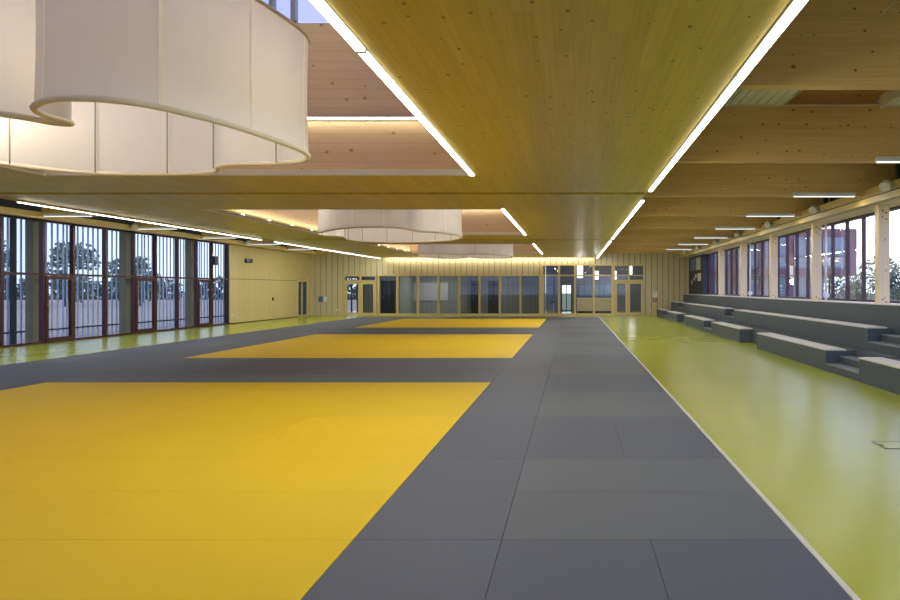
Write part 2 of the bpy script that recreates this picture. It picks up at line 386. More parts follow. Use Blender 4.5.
# ------------------------------------------------------------------ LED lines
def led_line(x, ya, yb, label, group, tilt=0, wdt=.068, z=ZS, power=13, mat='led'):
    t = thing('linear_light', (x, ya, z), label, 'ceiling light', group)
    MB().box(x-wdt/2-.015, x+wdt/2+.015, ya, yb, z-.012, z+.04).build('housing', 'lampgrey', t)
    MB().box(x-wdt/2, x+wdt/2, ya+.03, yb-.03, z-.03, z-.012).build('diffuser', mat, t)
    y = ya+1.9
    while y < yb-.5: MB().box(x-wdt/2-.005, x+wdt/2+.005, y-.02, y+.02, z-.034, z-.01).build('joint_clip', 'lampgrey', t); y += 1.9
    area('glow', (x, (ya+yb)/2, z-.036), wdt, yb-ya-.1, power*(yb-ya), (.98, 1, .93), rot=(0, math.radians(tilt), 0), parent=t)
    return t
for i, (a, b) in enumerate([(Y0+.2, 12.45), (13.75, 24.6), (25.6, 39.7)]):
    led_line(XR+.025, a, b, '%s white light line along the ceiling edge above the green floor' % names[i], 'light lines at the ceiling edge over the green floor', tilt=-38, z=ZS+.0)
    led_line(XL-.02, a, b, '%s white light line along the ceiling edge facing the tall glass wall' % names[i], 'light lines at the ceiling edge by the glass wall', tilt=30, z=ZS-.03, wdt=.018)
for i, (a, b, wa, wb) in enumerate(bays):
    led_line(WX1-.06, wa+.02, wb-.02, 'white light line on the edge of the %s light well' % names[i], 'light lines on the light wells', z=ZS+.012)
    # lights concealed behind the lip on the other side and along the far ledge
    t = thing('ledge_light', (WX0, wb, 4.6), 'slim light bar on the timber ledge inside the %s light well' % names[i], 'ceiling light', 'ledge lights in the light wells')
    MB().box(WX0+.1, WX1-.1, wb-.02, wb+.05, 4.552, 4.60).build('housing', 'lampgrey', t)
    MB().box(WX0+.12, WX1-.12, wb-.03, wb-.021, 4.556, 4.592).build('diffuser', 'led', t)
    area('glow', ((WX0+WX1)/2, wb-.04, 4.57), 6.8, .04, 28, (1, .93, .80), rot=(math.radians(-20), 0, 0), parent=t)
    t = thing('edge_light', (WX0+.06, wa, ZS+.1), 'row of small bright lights behind the pale lip of the %s light well' % names[i], 'ceiling light', 'lip lights of the light wells')
    MB().box(WX0+.036, WX0+.10, wa+.1, wb-.1, ZS+.03, ZS+.06).build('housing', 'lampgrey', t)
    mb = MB(); y = wa+.3
    while y < wb-.3: MB().box(WX0+.04, WX0+.09, y, y+.06, ZS+.06, ZS+.085).build('light_point', 'led', t); y += 1.5
    area('glow', (WX0+.08, (wa+wb)/2, ZS+.09), .05, wb-wa-.3, 26, (1, .93, .80), rot=(math.pi, math.radians(15), 0), parent=t)
t = thing('cove_light', (-5, 39.86, 3.7), 'long warm light line washing the boards above the glazed partition', 'ceiling light')
MB().box(XL+.2, XR-.2, 39.805, 39.84, 3.64, 3.74).build('housing', 'lampgrey', t)
MB().box(XL+.22, XR-.22, 39.841, 39.86, 3.65, 3.73).build('diffuser', 'ledcove', t)
area('glow', ((XL+XR)/2, 39.87, 3.68), 13.0, .08, 85, (1, .95, .78), rot=(math.radians(60), 0, 0), parent=t)

# tubes on the side beams
def tube_light(x0, x1, y, label, group, z=3.80):
    t = thing('tube_light', (x0, y, z), label, 'ceiling light', group)
    MB().box(x0, x1, y-.16, y-.085, z+.02, z+.10).build('housing', 'white', t, bevel=.008)
    MB().box(x0+.02, x1-.02, y-.15, y-.095, z, z+.02).build('diffuser', 'tube', t)
    area('glow', ((x0+x1)/2, y-.12, z-.003), x1-x0-.05, .05, 15, (1, .98, .92), parent=t)
    return t
for i, y in enumerate(vis[1:8]):
    tube_light(5.03, 6.45, y, '%s short white tube light under the beams by the bleacher windows' % ORD[i], 'tube lights over the bleachers')
    if i >= 2: tube_light(-15.4, -14.0, y, '%s short white tube light under the beams by the tall glass wall' % ORD[i-2], 'tube lights by the glass wall')
tube_light(-15.4, -14.0, vis[2], 'closest white tube light in view under the beams by the tall glass wall', 'tube lights by the glass wall')
# spotlights sitting on the edge beams
def spot(x, y, z, sgn, label, group):
    """x: face of the edge beam, sgn: +1 when the beam lies towards +x"""
    t = thing('spotlight', (x, y, z), label, 'spotlight', group)
    MB().box(x-sgn*.02, x, y-.05, y+.05, z-.05, z+.05).tube((x-sgn*.01, y, z), (x-sgn*.09, y, z), .02).build('bracket', 'lampgrey', t)
    a = Vector((x-sgn*.15, y, z)); d = Vector((-sgn*.45, -.55, -.45)).normalized()
    mb = MB(); mb.tube(a-d*.10, a-d*.05, .06, 16, .10); mb.tube(a-d*.05, a+d*.07, .10, 16, .118); mb.tube(a+d*.07, a+d*.10, .118, 16, .108)
    mb.build('lamp_head', 'spotgrey', t)
    MB().tube(a+d*.101, a+d*.105, .09, 16).build('lens', 'seat', t)
    return t
for i in range(7):
    spot(6.65, 13.3+4.0*i, 3.86, 1, '%s round grey spotlight on the edge beam above the bleacher windows, counted from the camera' % ORD[i], 'spotlights above the bleachers')
for i, y in enumerate((22.4, 30.2)):
    spot(-15.5, y, 3.88, -1, '%s small grey spotlight on the edge beam above the tall glass wall' % ('nearer', 'farther')[i], 'spotlights above the glass wall')
for i in range(7):
    y = 12.7+4.0*i
    t = thing('roof_post', (6.95, y, 3.95), '%s short grey steel stub post on the bleacher edge beam, counted from the camera' % ORD[i], 'steel post', 'stub posts on the edge beam')
    MB().box(6.95, 7.05, y+1.0, y+1.1, 3.95, 4.74).build('post', 'duct', t); MB().box(6.88, 7.12, y+.93, y+1.17, 3.951, 3.97).build('base_plate', 'duct', t)

# ------------------------------------------------------------------ cloud lampshades
def catmull(pts, n=10):
    out = []; N = len(pts)
    for i in range(N):
        p0, p1, p2, p3 = (Vector(pts[(i+k) % N]) for k in (-1, 0, 1, 2))
        for j in range(n):
            t = j/n
            out.append(.5*((2*p1)+(-p0+p2)*t+(2*p0-5*p1+4*p2-p3)*t*t+(-p0+3*p1-3*p2+p3)*t**3))
    return out
def cloud_lamp(pts, label, zb=3.28, h=1.36, bulbs=(), dx=0, first=.3):
    P0 = catmull([(a+dx, b) for a, b in pts]); n0 = len(P0)
    per = sum((P0[(i+1)%n0]-P0[i]).length for i in range(n0)); step = per/round(per/.9)
    P, seam, L, nx = [], [], 0, first
    for i in range(n0):
        a, c = P0[i], P0[(i+1)%n0]; d = (c-a).length; P.append(a)
        if nx+.016 < L+d and nx-.016 > L:
            P.append(a+(c-a)*((nx-.016-L)/d)); seam.append(len(P)-1); P.append(a+(c-a)*((nx+.016-L)/d)); nx += step
        elif L+d > nx: nx = L+d+.03
        L += d
    N = len(P); cx = sum(p.x for p in P)/N; cy = sum(p.y for p in P)/N
    t = thing('cloud_pendant_lamp', (cx, cy, zb), label, 'pendant lamp', 'fabric cloud lamps in the light wells')
    cen = Vector((cx, cy))
    # normals (outward)
    ar = sum(P[i].x*P[(i+1)%N].y - P[(i+1)%N].x*P[i].y for i in range(N)); sg = 1 if ar > 0 else -1
    nr = []
    for i in range(N):
        d = (P[(i+1)%N]-P[i-1]).normalized(); nr.append(Vector((d.y, -d.x))*sg)
    mb = MB(); b = mb.bm
    rings = []
    for z, off in ((zb, 0), (zb+.25*h, -.01), (zb+.5*h, -.015), (zb+.75*h, -.01), (zb+h, 0)):
        rings.append([b.verts.new((*(P[i]+nr[i]*off), z)) for i in range(N)])
    for A, B in zip(rings, rings[1:]):
        for i in range(N): b.faces.new((A[i], A[(i+1)%N], B[(i+1)%N], B[i]))
    o = mb.build('lamp_shade', 'fabric', t, smooth=True); o.data.materials.append(M['seam'])
    for k, p in enumerate(o.data.polygons):
        if k % N in seam: p.material_index = 1
    def hoop(z, r, name, m, zs=1.0):
        mb = MB(); b = mb.bm; K = 8; R = []
        for i in range(N):
            c = P[i]
            R.append([b.verts.new((c.x+nr[i].x*r*math.cos(a), c.y+nr[i].y*r*math.cos(a), z+zs*r*math.sin(a))) for a in [2*math.pi*k/K for k in range(K)]])
        for i in range(N):
            A, B = R[i], R[(i+1)%N]
            for k in range(K): b.faces.new((A[k], A[(k+1)%K], B[(k+1)%K], B[k]))
        mb.build(name, m, t, smooth=True)
    hoop(zb, .028, 'bottom_hoop', 'rim'); hoop(zb+h, .022, 'top_hoop', 'rim')
    # vertical rods at regular arc length, with a lighter seam band on the outside
    for i in seam:
        q = (P[i]+P[(i+1)%N])/2-nr[i]*.045
        MB().tube((q.x, q.y, zb), (q.x, q.y, zb+h), .009, 6).build('rod', 'rod', t)
    # cross bars, suspension cables, bulbs
    mb = MB()
    for k in range(0, N, N//6):
        q = P[k]; mb.tube((q.x, q.y, zb+h), (cx, cy, zb+h+.02), .012, 6)
    mb.build('cross_bar', 'rod', t)
    for k in range(0, N, N//4):
        q = P[k]*.7+cen*.3; MB().tube((q.x, q.y, zb+h), (q.x, q.y, 7.551), .005, 5).build('cable', 'rod', t)
    for (bx, by) in bulbs:
        MB().tube((bx, by, zb+h), (bx, by, zb+.95), .01, 6).tube((bx, by, zb+.95), (bx, by, zb+.85), .03, 10).build('lamp_holder', 'rod', t)
        mb = MB(); bmesh.ops.create_uvsphere(mb.bm, u_segments=14, v_segments=9, radius=.075, matrix=Matrix.Translation((bx, by, zb+.80)))
        mb.build('bulb', 'bulb', t, smooth=True)
        l = bpy.data.lights.new('bulb_light', 'POINT'); l.energy = 38; l.color = (1, .90, .74); l.shadow_soft_size = .08
        o = bpy.data.objects.new('bulb_light', l); C.objects.link(o); o.parent = t; o.location = (bx-cx, by-cy, .70)
    return t
cloud_lamp([(-4.70,6.07),(-4.72,5.78),(-4.57,5.50),(-4.15,5.28),(-3.65,5.40),(-3.30,5.95),(-3.10,6.7),(-3.03,7.4),(-3.25,7.85),(-3.7,8.03),(-4.25,8.08),(-4.5,8.22),(-4.75,8.58),(-5.25,8.74),(-5.9,8.76),(-6.5,8.66),(-7.0,8.2),(-7.35,7.4),(-7.3,6.5),(-6.85,5.75),(-6.15,5.4),(-5.5,5.5),(-5.05,5.78),(-4.85,6.05)],
           'huge cream fabric cloud lamp hanging nearest, cut off by the photo corner', bulbs=((-6.75,7.7),(-4.1,6.9),(-5.6,6.5)), dx=-.06, first=.75)
cloud_lamp([(-4.3,17.3),(-4.38,16.75),(-4.8,16.35),(-5.5,16.35),(-6.2,16.85),(-6.85,17.6),(-7.3,18.3),(-7.3,18.85),(-7.0,19.0),(-6.95,19.4),(-7.15,20.2),(-7.0,21.1),(-6.3,21.6),(-5.3,21.5),(-4.5,21.2),(-3.8,20.5),(-3.4,19.6),(-3.4,18.7),(-3.7,18.0),(-4.15,17.6)],
           'cream fabric cloud lamp hanging in the middle light well', bulbs=((-6.4,18.3),(-5.2,19.6),(-4.4,18.6)))
cloud_lamp([(-7.1,29.3),(-7.3,31),(-7.1,32.9),(-6.5,33.5),(-5.8,33.1),(-5.3,32.3),(-4.7,33.0),(-3.9,33.4),(-3.15,32.7),(-2.95,31),(-3.4,29.6),(-4.3,29),(-5.1,29.5),(-5.8,29.2),(-6.5,28.8)],
           'farthest cream fabric cloud lamp, seen low above the timber partition', bulbs=((-6.2,31),(-4.2,31)))

# ------------------------------------------------------------------ left glass wall
ys = [16.95, 18.4, 19.85, 21.05, 22.5, 23.95, 25.2, 26.6, 27.95, 29.1, 30.5]
back = [16.95]
while back[-1] > Y0: back.append(back[-1]-1.45)
ys = back[::-1][:-1] + ys
doors = {(19.85, 21.05), (23.95, 25.2), (27.95, 29.1)}
win = thing('window_1', (XGL, 18, 0), kind='structure')
for y in ys:
    MB().box(XGL-.03, XGL+.10, y-.045, y+.045, 0, 3.86).build('mullion', 'mullion', win)
MB().box(XGL-.02, XGL+.08, ys[0], ys[-1], 2.12, 2.19).build('transom', 'mullion', win)
MB().box(XGL-.02, XGL+.09, ys[0], ys[-1], 0, .07).box(XGL-.02, XGL+.09, ys[0], ys[-1], 3.78, 3.86).build('window_frame', 'mullion', win)
for y0, y1 in zip(ys, ys[1:]):
    for z0, z1 in ((.07, 2.12), (2.19, 3.78)):
        MB().quad((XGL, y0+.045, z0), (XGL, y0+.045, z1), (XGL, y1-.045, z1), (XGL, y1-.045, z0)).build('window_pane', 'glass', win)
nd = 0
for y0, y1 in sorted(doors):
    nd += 1
    d = thing('door_%d' % nd, (XGL+.10, y0, 0), kind='structure')
    mb = MB(); a, b = y0+.05, y1-.05; f = .10
    mb.box(XGL+.02, XGL+.12, a, a+f, .03, 2.11).box(XGL+.02, XGL+.12, b-f, b, .03, 2.11).box(XGL+.02, XGL+.12, a+f, b-f, .03, .17).box(XGL+.02, XGL+.12, a+f, b-f, 2.0, 2.11)
    mb.build('door_frame', 'mullion', d)
    MB().tube((XGL+.17, a+.05, .9), (XGL+.17, a+.05, 1.25), .012).tube((XGL+.12, a+.05, .93), (XGL+.17, a+.05, .93), .01).tube((XGL+.12, a+.05, 1.22), (XGL+.17, a+.05, 1.22), .01).build('door_handle', 'lampgrey', d)
tag(MB().box(XGL+.12, XGL+.32, 28.95, 29.2, 2.78, 3.18).build('loudspeaker', 'darkframe', bevel=.02, origin=(XGL+.12, 29.0, 2.78)), 'small black loudspeaker mounted high on the last glass wall mullions', 'loudspeaker')
# outside: sunscreen bars, columns
mb = None
for k, y in enumerate([-2+4*i for i in range(9)]):
    sc = thing('sunscreen', (-17.5, y, -.2), 'thin vertical grey bars of the sunscreen outside the glass wall, %s bay' % ORD[k], 'sunscreen', 'sunscreen bays outside the glass wall')
    mb = MB(); q = y+.1
    while q < y+3.95: mb.box(-17.51, -17.48, q, q+.05, -.15, 4.3); q += .24
    mb.build('bars', 'slat', sc)
    MB().box(-17.55, -17.42, y+.02, y+3.98, -.2, -.14).box(-17.55, -17.42, y+.02, y+3.98, 4.3, 4.36).box(-17.42, -17.38, y+.02, y+3.98, .32, .37).build('rail', 'darksteel', sc)
for i, y in enumerate([8.1, 12.1, 16.1, 20.15, 24.3, 28.4]):
    o = MB().box(-17.15, -16.9, y-.12, y+.22, -.25, 4.4).build('timber_column', 'outer_shaded', origin=(-17, y, -.25))
    tag(o, '%s timber column standing outside the tall glass wall, counted from the camera' % ORD[i], 'column', 'timber columns outside the glass wall')
    if i > 3: continue
    o = MB().box(-17.2, -17.08, y-.62, y-.5, -.25, 4.4).build('steel_post', 'darksteel', origin=(-17, y-.56, -.25))
    tag(o, 'dark steel post beside the %s timber column outside the glass wall' % ORD[i], 'post', 'steel posts outside the glass wall')
struct('ceiling', MB().box(-17.8, -16.6, Y0, YB, 4.4, 4.6), 'lip')

# ------------------------------------------------------------------ left timber wall 30.5..40.2
mb = MB(); y = 30.55
while y < YB-.02:
    e = min(y+.52, YB)
    mb.box(XGL-.02, XGL, y, e-.008, 2.185, 3.86); 
    if not (38.3 <= y < 39.75): mb.box(XGL-.02, XGL, y, e-.008, 0.04, 2.165)
    y += .52
struct('wall_left', mb, 'panel')
struct('wall_left', MB().box(XGL-.12, XGL-.022, 30.5, 38.3, 0, 3.9).box(XGL-.12, XGL-.022, 39.75, YB+.1, 0, 3.9).box(XGL-.12, XGL-.022, 38.3, 39.75, 2.53, 3.9), 'gap')
d = thing('door_4', (XGL, 38.3, 0), kind='structure')
mb = MB()
for a, b, z0, z1 in ((38.3,38.4,0,2.5),(38.9,38.98,0,2.5),(39.65,39.9,0,2.5),(38.4,39.65,2.42,2.5),(38.4,39.65,2.12,2.2),(38.4,39.65,0,.12)):
    mb.box(XGL-.04, XGL+.03, a, b, z0, z1)
mb.build('door_frame', 'frame', d)
MB().quad((XGL-.03,38.4,.1),(XGL-.03,38.4,2.42),(XGL-.03,39.65,2.42),(XGL-.03,39.65,.1)).build('glass_panel', 'glassin', d)
MB().box(XGL-.12, XGL-.09, 38.3, 39.8, 0, 2.5).build('curtain', 'bluepane', d)
for y, n in ((38.05, 'pull handle'),):
    t = thing('door_pull', (XGL, y, .9), 'slim brass coloured pull handle on the timber wall beside the glazed side door', 'handle')
    MB().tube((XGL+.06, y, .6), (XGL+.06, y, 1.35), .015).build('bar', 'frame', t); MB().tube((XGL, y, .65), (XGL+.06, y, .65), .012).tube((XGL, y, 1.3), (XGL+.06, y, 1.3), .012).build('mount', 'frame', t)
tag(MB().box(XGL, XGL+.12, 32.15, 32.75, 3.02, 3.22).build('emergency_light', 'darkframe', bevel=.015, origin=(XGL,32.4,3.1)), 'small dark box light mounted high on the timber side wall', 'wall light')
tag(MB().box(XGL, XGL+.03, 35.1, 35.25, 1.05, 1.22).build('keypad', 'darkframe', origin=(XGL,35.1,1.1)), 'small black switch plate at hand height on the timber side wall', 'switch')
tag(MB().box(XGL, XGL+.02, 30.9, 31.0, .38, .48).build('wall_socket', 'white', origin=(XGL,30.9,.4)), 'small white socket low on the timber side wall beside the glass', 'socket')

# ------------------------------------------------------------------ back wall
def px(x, y=YB): return (x-573)*y/640
def pz(v, y=YB): return 1.712+(288.5-v)*y/640
AX0, AX1, BX1 = px(343.5), px(541.3), px(644.5)
ZA, ZB_ = 2.53, 3.19
def boards(mb, x0, x1, z0, z1):
    k = math.floor(x0/.352); 
    while k*.352 < x1:
        a = max(x0, k*.352+.014); b = min(x1, (k+1)*.352-.014); k += 1
        if b-a > .01: mb.box(a, b, YB-.03, YB, z0, z1)
mb = MB()
boards(mb, -16.5, AX0, 0, 3.95); boards(mb, BX1, 7.28, 0, 3.95); boards(mb, AX0, AX1, ZA, 3.95); boards(mb, AX1, BX1, ZB_, 3.95)
struct('wall_back', mb, 'board')
struct('wall_back', MB().box(-16.6, AX0, YB, YB+.15, 0, 4.8).box(BX1, 7.9, YB, YB+.15, 0, 4.8).box(AX0, AX1, YB, YB+.15, ZA, 4.8).box(AX1, BX1, YB, YB+.15, ZB_, 4.8), 'gap')
def glazed(name, xs, z0, z1, extra=(), post=.13, kind='structure'):
    t = thing(name, ((xs[0]+xs[-1])/2, YB, 0), kind='structure')
    for x in xs: MB().box(x-post/2, x+post/2, YB-.06, YB+.1, z0-.05, z1).build('mullion', 'frame', t)
    mb = MB(); mb.box(xs[0], xs[-1], YB-.05, YB+.1, z1-.04, z1+.05).box(xs[0], xs[-1], YB-.06, YB+.1, 0.0, z0)
    for z in extra: mb.box(xs[0], xs[-1], YB-.05, YB+.09, z-.04, z+.04)
    mb.build('window_frame', 'frame', t)
    for a, b in zip(xs, xs[1:]):
        MB().quad((a+post/2, YB, z0), (b-post/2, YB, z0), (b-post/2, YB, z1-.04), (a+post/2, YB, z1-.04)).build('window_pane', 'glassin', t)
    return t
glazed('window_2', [px(v) for v in (378.5, 397.2, 417.9, 438.7, 459.2, 479.5, 499.8, 520.5)]+[AX1], .14, ZA)
glazed('window_3', [px(v) for v in (542, 559, 575, 593.8, 612.5)], .14, ZB_, extra=(ZA,))
# thick post between the two
struct('trim_7', MB().box(px(539.0), px(543.6), YB-.07, YB+.12, 0, 2.6), 'frame')
def double_door(n, x0, x1, xm, ztop, zdoor, zt=None):
    d = thing('door_%d' % n, ((x0+x1)/2, YB, 0), kind='structure')
    mb = MB(); f = .08
    mb.box(x0, x0+f, YB-.07, YB+.1, 0, ztop).box(x1-f, x1, YB-.07, YB+.1, 0, ztop).box(x0+f, x1-f, YB-.07, YB+.1, ztop-.06, ztop).box(x0+f, x1-f, YB-.07, YB+.1, zdoor, zdoor+.1)
    if zt: mb.box(x0+f, x1-f, YB-.06, YB+.09, zt-.03, zt+.03).box((x0+x1)/2-.04, (x0+x1)/2+.04, YB-.06, YB+.09, zdoor+.1, ztop-.06)
    else: mb.box(xm-.05, xm+.05, YB-.06, YB+.09, zdoor+.1, ztop-.06)
    mb.build('door_frame', 'frame', d)
    for a, b, s in ((x0+f+.01, xm-.01, 1), (xm+.01, x1-f-.01, -1)):
        mb = MB(); g = .13
        mb.box(a, a+g, YB-.05, YB+.02, .02, zdoor-.01).box(b-g, b, YB-.05, YB+.02, .02, zdoor-.01).box(a+g, b-g, YB-.05, YB+.02, .02, .2).box(a+g, b-g, YB-.05, YB+.02, zdoor-.15, zdoor-.01)
        lf = mb.build('door_leaf', 'frame', d)
        MB().quad((a+g, YB-.02, .2), (b-g, YB-.02, .2), (b-g, YB-.02, zdoor-.15), (a+g, YB-.02, zdoor-.15)).build('door_pane', 'glassin', lf)
        hx = (b-g/2) if s == 1 else (a+g/2)
        MB().tube((hx, YB-.10, .98), (hx, YB-.10, 1.16), .014).tube((hx, YB-.10, 1.05), (hx, YB-.04, 1.05), .012).build('door_handle', 'lampgrey', lf)
    MB().quad((x0+f, YB, zdoor+.1), (x1-f, YB, zdoor+.1), (x1-f, YB, ztop-.06), (x0+f, YB, ztop-.06)).build('transom_pane', 'glassin', d)
double_door(5, AX0, px(376.8), px(360.6), ZA, 2.13)
double_door(6, px(613.5), BX1, px(627.7), ZB_, 2.16, ZA)
struct('baseboard_back', MB().box(-16.4, AX0-.02, YB-.045, YB-.03, 0, .06).box(BX1+.02, 7.2, YB-.045, YB-.03, 0, .06), 'frame')
# small items on the back wall
Yw = YB-.034
t = thing('wall_notice', (px(323.3), Yw, 1.1), 'framed blue and white safety plan on the timber boards beside the far double door', 'notice')
MB().box(px(318.3), px(328.4), Yw-.02, Yw, pz(302.6), pz(296)).build('frame', 'lampgrey', t)
MB().box(px(319), px(323), Yw-.026, Yw-.02, pz(302), pz(296.6)).build('plan', 'bluepane', t); MB().box(px(323.6), px(327.8), Yw-.026, Yw-.02, pz(302), pz(296.6)).build('sheet', 'white', t)
tag(MB().box(px(336.2), px(338.2), Yw-.03, Yw, pz(310.8), pz(309.4)).build('wall_socket', 'white', origin=(px(337), Yw, .35)), 'small white socket low on the back boards next to the far double door', 'socket')
t = thing('paper_notice', (px(655), Yw, 1.2), 'white paper notice above the red extinguisher sign beside the double door', 'notice')
MB().box(px(653), px(657.2), Yw-.008, Yw, pz(297), pz(291)).build('sheet', 'white', t); MB().box(px(653.6), px(656.6), Yw-.010, Yw-.008, pz(293), pz(292.6)).build('text_line', 'roomgrey', t)
t = thing('fire_call_point', (px(654.6), Yw, 1.0), 'red sign with white extinguisher symbol on the back boards above the bleacher end', 'fire sign')
MB().box(px(652.9), px(656.3), Yw-.03, Yw, pz(302), pz(298)).build('plate', 'red', t)
MB().box(px(654.2), px(655.0), Yw-.034, Yw-.03, pz(301.5), pz(298.8)).box(px(654.4), px(655.6), Yw-.034, Yw-.03, pz(298.9), pz(298.5)).build('symbol', 'white', t)
tag(MB().box(px(650.1), px(651.1), Yw-.02, Yw, pz(311.5), pz(309)).build('wall_socket', 'white', origin=(px(650.5), Yw, .35)), 'small white socket low on the back boards beside the bleachers', 'socket')
t = thing('access_panel', (px(655), Yw, .4), 'plain timber access panel low on the boards below the red sign', 'panel')
MB().box(px(651.8), px(656.2), Yw-.02, Yw, .12, pz(302.6)).build('panel_leaf', 'frame', t)

# rooms behind the partition
YR = 44.0
mb = MB(); x = -14.6
wx0, wx1 = px(346, YR), px(357.5, YR)
mb.box(-16.6, wx0, YR, YR+.1, 0, 3.4).box(wx1, AX1+.1, YR, YR+.1, 0, 3.4).box(wx0, wx1, YR, YR+.1, 2.4, 3.4)
struct('wall_room', mb, 'roomgrey')
mb = MB(); k = 0
for i in range(40):
    q = -14.4+i*.31
    if q < -2.3: mb.box(q, q+.012, YR-.006, YR, .1, 3.0)
struct('trim_8', mb, 'darksteel')
for xx in (AX1, px(458), px(398)): struct('wall_room', MB().box(xx-.05, xx+.05, YB+.15, YR, 0, 3.1), 'roomgrey')
struct('ceiling', MB().box(-16.6, AX1+.1, YB+.15, 44.1, 3.1, 3.2), 'roomgrey')
struct('wall_side', MB().box(-16.6, -16.5, YB+.15, 44, 0, 3.2).box(8.0, 8.1, YB+.15, 49, 0, 4), 'roomgrey')
d = thing('window_7', ((wx0+wx1)/2, YR, 0), kind='structure')
MB().box(wx0, wx1, YR, YR+.08, 0, .06).box(wx0+.33, wx0+.42, YR, YR+.08, .06, 2.4).box(wx0, wx0+.06, YR, YR+.08, .06, 2.4).box(wx1-.06, wx1, YR, YR+.08, .06, 2.4).build('window_frame', 'darksteel', d)
MB().quad((wx0, YR+.04, .06), (wx1, YR+.04, .06), (wx1, YR+.04, 2.4), (wx0, YR+.04, 2.4)).build('window_pane', 'glassin', d)
t = thing('projection_screen', (-10, YR-.06, 1), 'blank pale grey projection screen on the grey wall behind the glass', 'screen')
YS = YR-.07
MB().box(px(408,YS), px(448,YS), YS, YS+.04, pz(300.6,YS), pz(283.3,YS)).build('screen_sheet', 'screen', t)
MB().box(px(407.6,YS), px(448.4,YS), YS-.02, YS+.05, pz(283.3,YS), pz(282.6,YS)).build('case', 'lampgrey', t)
i = 0
for a, b, nm in ((382, 395.5, 'behind the pane next to the far double door'), (462, 467.5, 'first of three behind the middle glass panes'), (472, 480, 'second of three behind the middle glass panes'), (489, 498, 'last of three behind the middle glass panes')):
    t = thing('inner_door', (px((a+b)/2, YR), YR-.05, 0), 'dark inner door leaf %s' % nm, 'door', 'dark inner doors behind the partition')
    MB().box(px(a,YR), px(b,YR), YR-.05, YR-.008, .02, 2.25).build('door_leaf', 'roomdark', t)
    MB().box(px(a,YR)-.06, px(a,YR), YR-.07, YR-.008, 0, 2.3).box(px(b,YR), px(b,YR)+.06, YR-.07, YR-.008, 0, 2.3).build('door_frame', 'darksteel', t)
    MB().tube((px(a,YR)+.1, YR-.09, 1.0), (px(a,YR)+.1, YR-.09, 1.15), .012).build('door_handle', 'lampgrey', t)
t = thing('added_fill_panel', (-9, 42, 3.08), 'added square fill light on the meeting room ceiling behind the glass', 'ceiling light')  # unseen panel lamp, added to brighten the room behind the glass
MB().box(-9.6, -8.4, 41.6, 42.2, 3.05, 3.09).build('diffuser', 'tube', t); area('glow', (-9, 41.9, 3.04), 1.1, .5, 60, (1, .97, .92), parent=t)
for xx, yy, nm in ((-12.6, 42, 'first'), (-5.0, 42, 'last')):  # two more added fill lamps for the dark rooms on either side
    t = thing('added_fill_panel', (xx, yy, 3.08), '%s small added fill light on the ceiling behind the partition' % nm, 'ceiling light')
    MB().box(xx-.3, xx+.3, yy-.3, yy+.3, 3.05, 3.09).build('diffuser', 'tube', t); area('glow', (xx, yy, 3.04), .5, .5, 28, (1, .97, .92), parent=t)
# lobby
struct('ceiling', MB().box(AX1+.1, 8, YB+.15, 49, 3.7, 3.8), 'beam')
mb = MB(); xd0, xd1 = px(561.5,48), px(571.5,48)
mb.box(AX1-.05, xd0, 48, 48.1, 0, 3.7).box(xd1, 8, 48, 48.1, 0, 3.7).box(xd0, xd1, 48, 48.1, 1.95, 3.7)
struct('wall_lobby', mb, 'lobby')
d = thing('door_7', ((xd0+xd1)/2, 48, 0), kind='structure')
MB().box(xd0, xd0+.05, 47.97, 48.05, 0, 1.95).box(xd1-.05, xd1, 47.97, 48.05, 0, 1.95).box((xd0+xd1)/2-.03, (xd0+xd1)/2+.03, 47.97, 48.05, 0, 1.95).box(xd0, xd1, 47.97, 48.05, .0, .08).build('door_frame', 'darksteel', d)
MB().quad((xd0, 48.02, .08), (xd1, 48.02, .08), (xd1, 48.02, 1.95), (xd0, 48.02, 1.95)).build('door_pane', 'glassin', d)
t = thing('reception_counter', (1.6, 45, 0), 'long timber fronted reception counter in the lobby behind the glass', 'counter')
x0, x1 = px(577, 45), px(613, 45)
MB().box(x0, x1, 45, 45.6, .12, 1.0).build('front_panel', 'board', t); MB().box(x0-.04, x1+.04, 44.95, 45.7, 1.0, 1.05).build('worktop', 'seat', t); MB().box(x0+.05, x1-.05, 45.05, 45.5, 0, .12).build('plinth', 'darkframe', t)
for k, (a, b, v0, v1, y) in enumerate(((577, 583, 265, 278, 43), (594.5, 598.7, 271, 279.5, 45.5), (613, 616.4, 271, 279.5, 46.2), (629.5, 632.3, 264.5, 274.5, 43.5))):
    xc = px((a+b)/2, y); r = (px(b,y)-px(a,y))/2; zt, zb = pz(v0,y), pz(v1,y)
    t = thing('lobby_pendant', (xc, y, zb), '%s glowing white drum lamp hanging in the lobby, counted from the thick timber post' % ORD[k], 'pendant lamp', 'white drum lamps in the lobby')
    MB().tube((xc, y, zb), (xc, y, min(zt,3.6)), r, 20).build('lamp_shade', 'pendant', t)
    l = bpy.data.lights.new('lamp_light', 'POINT'); l.energy = 22; l.shadow_soft_size = .2; o = bpy.data.objects.new('lamp_light', l); C.objects.link(o); o.parent = t; o.location = (0, 0, -.25); l.energy = 40
    if zt < 3.66: MB().tube((xc, y, zt), (xc, y, 3.7), .01, 6).build('cable', 'darkframe', t)
